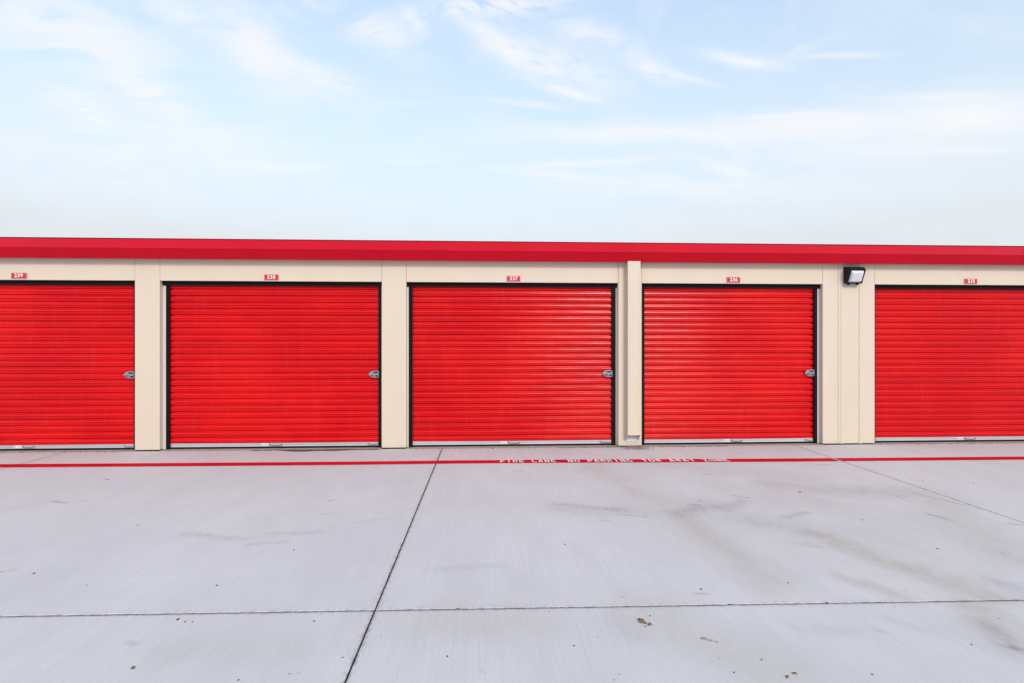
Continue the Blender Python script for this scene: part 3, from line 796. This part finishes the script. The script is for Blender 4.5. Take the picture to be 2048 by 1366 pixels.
# housing: deep at the top, shallow at the foot
p.prism([(-.002, 2.440), (-.062, 2.438), (-.150, 2.640), (-.150, 2.664), (-.120, 2.676), (-.002, 2.690)], 'x', LX0, LX1, bev=.005)
world_child(p.build('housing', M['lampblack']), lamp)
# door frame on the slanted face, local coordinates: u across, v up the slope, n outwards
foot = Vector((0, -.062, 2.438)); headp = Vector((0, -.150, 2.640)); vv = (headp - foot); LV = vv.length; vv.normalize()
nn = Vector((1, 0, 0)).cross(vv); 
if nn.y > 0: nn = -nn
def S(u, v, n): return (LX0 + u, (foot + vv * v + nn * n).y, (foot + vv * v + nn * n).z)
def slab(m, u0, u1, v0, v1, n0, n1, mi=0, inset=0.0):
    A_ = [m.bm.verts.new(S(u, v, n0)) for u, v in ((u0, v0), (u1, v0), (u1, v1), (u0, v1))]
    B_ = [m.bm.verts.new(S(u, v, n1)) for u, v in ((u0 + inset, v0 + inset), (u1 - inset, v0 + inset), (u1 - inset, v1 - inset), (u0 + inset, v1 - inset))]
    fs = [m.bm.faces.new(A_[::-1]), m.bm.faces.new(B_)] + [m.bm.faces.new((A_[i], A_[(i + 1) % 4], B_[(i + 1) % 4], B_[i])) for i in range(4)]
    for f in fs: f.material_index = mi
W_ = LX1 - LX0
p = MB()
fw = .016
slab(p, .0, fw, .0, LV, .001, .020); slab(p, W_ - fw, W_, .0, LV, .001, .020)
slab(p, fw + .0002, W_ - fw - .0002, 0, fw, .001, .020); slab(p, fw + .0002, W_ - fw - .0002, LV - fw, LV, .001, .020)
p.cyl(S(fw * .5, LV - fw * .5, .021), .005, .006, 'y', 8)
world_child(p.build('frame', M['lampblack']), lamp)
# domed prismatic lens with horizontal flutes, standing proud of the frame
p = MB()
NU, NV = 16, 34
grid = []
for i in range(NU + 1):
    rowv = []
    for j in range(NV + 1):
        u = i / NU; v = j / NV
        du = min(u, 1 - u) * 2; dv = min(v, 1 - v) * 2
        h = .010 + .040 * min(1, du / .30) ** .6 * min(1, dv / .34) ** .6
        h += .0011 * math.cos(v * NV * math.pi) * (1 if .1 < v < .9 and .1 < u < .9 else 0)
        if i in (0, NU) or j in (0, NV): h = .004
        rowv.append(p.bm.verts.new(S(fw + .001 + u * (W_ - 2 * fw - .002), fw + .001 + v * (LV - 2 * fw - .002), h)))
    grid.append(rowv)
for i in range(NU):
    for j in range(NV):
        f = p.bm.faces.new((grid[i][j], grid[i + 1][j], grid[i + 1][j + 1], grid[i][j + 1]))
        f.material_index = 1 if i in (0,) else 0
world_child(p.build('lens', [M['lens'], M['lens_rim']]), lamp)
for cx in (LX0 + .045, LX1 - .055):
    p = MB(); p.box(cx - .017, cx + .017, -.064, -.040, 2.412, 2.439, bev=.003)
    world_child(p.build('clip', M['lampblack']), lamp)

# ------------------------------------------------------------------ small loose things on the concrete
def clod(name, lab, cat, lumps, m, group=None):
    p = MB()
    for (x, y, rx, ry, rz, ro) in lumps: p.lump((x, y, rz * .45), rx * .8, ry * .8, rz * .8, 2, .22, 0, ro)
    cx, cy = lumps[0][0], lumps[0][1]
    o = p.build(name, m, smooth=False)
    for v in o.data.vertices: v.co.x -= cx; v.co.y -= cy
    o.location = (cx, cy, 0.0)
    tag(o, lab, cat, group)
clod('dirt_clod', 'largest dark brown dirt clod just below the cross joint, right of the long joint', 'dirt clod', [(.863, -4.915, .022, .020, .012, .3), (.855, -4.900, .012, .014, .010, 1.), (.878, -4.934, .010, .010, .007, 0)], M['clod'], 'dirt clods')
clod('dirt_clod', 'smaller brown dirt clod touching the right side of the largest clod', 'dirt clod', [(.899, -4.947, .013, .011, .008, .2), (.890, -4.955, .007, .007, .005, .9)], M['clod'], 'dirt clods')
clod('dirt_clod', 'flat pale tan smear of dirt below the cross joint, right of the brown clods', 'dirt clod', [(1.140, -5.100, .022, .014, .005, -.5), (1.165, -5.118, .016, .010, .004, -.4), (1.192, -5.130, .014, .007, .003, -.3)], M['tanclod'], 'dirt clods')
clod('pebble', 'lone dark brown pebble near the bottom left of the concrete', 'pebble', [(-1.685, -5.219, .012, .011, .009, .2)], M['clod'])
def leaf(x, y, L_, ro, lab):
    p = MB()
    pts = [(-L_, 0, .002), (-.4 * L_, .38 * L_, .006), (.4 * L_, .30 * L_, .008), (L_, 0, .003), (.4 * L_, -.30 * L_, .007), (-.4 * L_, -.38 * L_, .004)]
    a = [p.bm.verts.new(q) for q in pts]; b = [p.bm.verts.new((q[0], q[1], q[2] + .0012)) for q in pts]
    p.bm.faces.new(a[::-1]); p.bm.faces.new(b)
    for i in range(6): p.bm.faces.new((a[i], a[(i + 1) % 6], b[(i + 1) % 6], b[i]))
    o = p.build('dry_leaf', M['leaf']); o.location = (x, y, .0); o.rotation_euler = (0, 0, ro)
    tag(o, lab, 'dry leaf', 'dry leaf scraps')
leaf(1.396, -5.434, .013, .6, 'rusty brown leaf scrap at the very bottom edge of the concrete')
leaf(1.443, -5.412, .012, -.5, 'reddish leaf scrap just above another scrap near the bottom edge')
leaf(3.235, -2.481, .020, -.4, 'thin dark brown leaf scrap lying near the curved tyre scuffs')
leaf(1.345, -5.30, .006, .2, 'tiny brown leaf scrap low on the concrete, right of centre')

def scatter(name, items, m, lab, cat):
    p = MB()
    for (x, y, r, ro) in items: p.lump((x, y, r * .35), r * random.uniform(.8, 1.9), r, r * .6, 1, .3, 0, ro)
    o = p.build(name, m); tag(o, lab, cat, kind='stuff')
SP = [(-4.279, -1.602), (-3.765, -2.6), (-2.964, -3.164), (-2.35, -3.348), (-3.039, -4.11), (-2.554, -4.31), (-1.721, -4.35), (-.644, -4.337), (-1.439, -3.781), (-1.729, -4.767), (-1.675, -4.797), (-1.633, -4.799), (-.96, -4.826), (-.923, -5.298), (-1.142, -5.332), (.603, -3.77), (1.348, -4.551), (1.945, -4.489), (3.387, -3.992), (3.282, -3.334), (1.128, -2.417), (1.229, -2.404), (5.344, -2.232), (4.87, -2.104), (.928, -4.856), (.868, -4.965), (1.165, -5.386), (1.804, -5.432), (2.494, -5.217), (-.193, -5.193), (-.708, -5.177), (.448, -5.132)]
items = [(x, y, random.uniform(.0035, .0065), random.uniform(0, 6)) for x, y in SP]
for _ in range(90):
    y = random.uniform(-5.6, -.15); x = random.uniform(-.85, .95) * (7.85 + y) + .2
    items.append((x, y, random.uniform(.0012, .0034), random.uniform(0, 6)))
scatter('grit', items, M['grit'], 'dark specks of grit scattered over the concrete', 'grit')
items = []
while len(items) < 2600:
    x = random.uniform(-3.35, -1.56)
    w_ = .012 + .085 * math.exp(-((x + 2.66) / .20) ** 2) + .055 * math.exp(-((x + 2.2) / .32) ** 2) + .02 * max(0, math.sin(9 * x + 2))
    if random.random() < w_ / .10:
        y = -.042 - random.random() * w_ - .01 * math.sin(x * 7)
        items.append((x, y, random.uniform(.004, .011), random.uniform(0, 6)))
for xa, xb, n_ in ((1.05, 1.95, 170), (2.55, 3.6, 130), (-7.2, -5.1, 60), (-1.1, .9, 50), (5.95, 8.9, 70)):
    for _ in range(n_): items.append((random.uniform(xa, xb), -.045 - abs(random.gauss(0, .014)), random.uniform(.002, .007), random.uniform(0, 6)))
scatter('dried_mud', items, M['mud'], 'line of dried brown mud along the foot of the doors', 'mud')
items = []
for _ in range(1100):
    a = random.uniform(0, 6.28); q = abs(random.gauss(0, .5))
    x = 2.17 + .25 * q * math.cos(a); y = -.02 - abs(.26 * q * math.sin(a))
    items.append((x, min(y, -.02), random.uniform(.003, .008), random.uniform(0, 6)))
scatter('gravel', items, M['gravel'], 'patch of washed out gravel below the downspout foot', 'gravel')
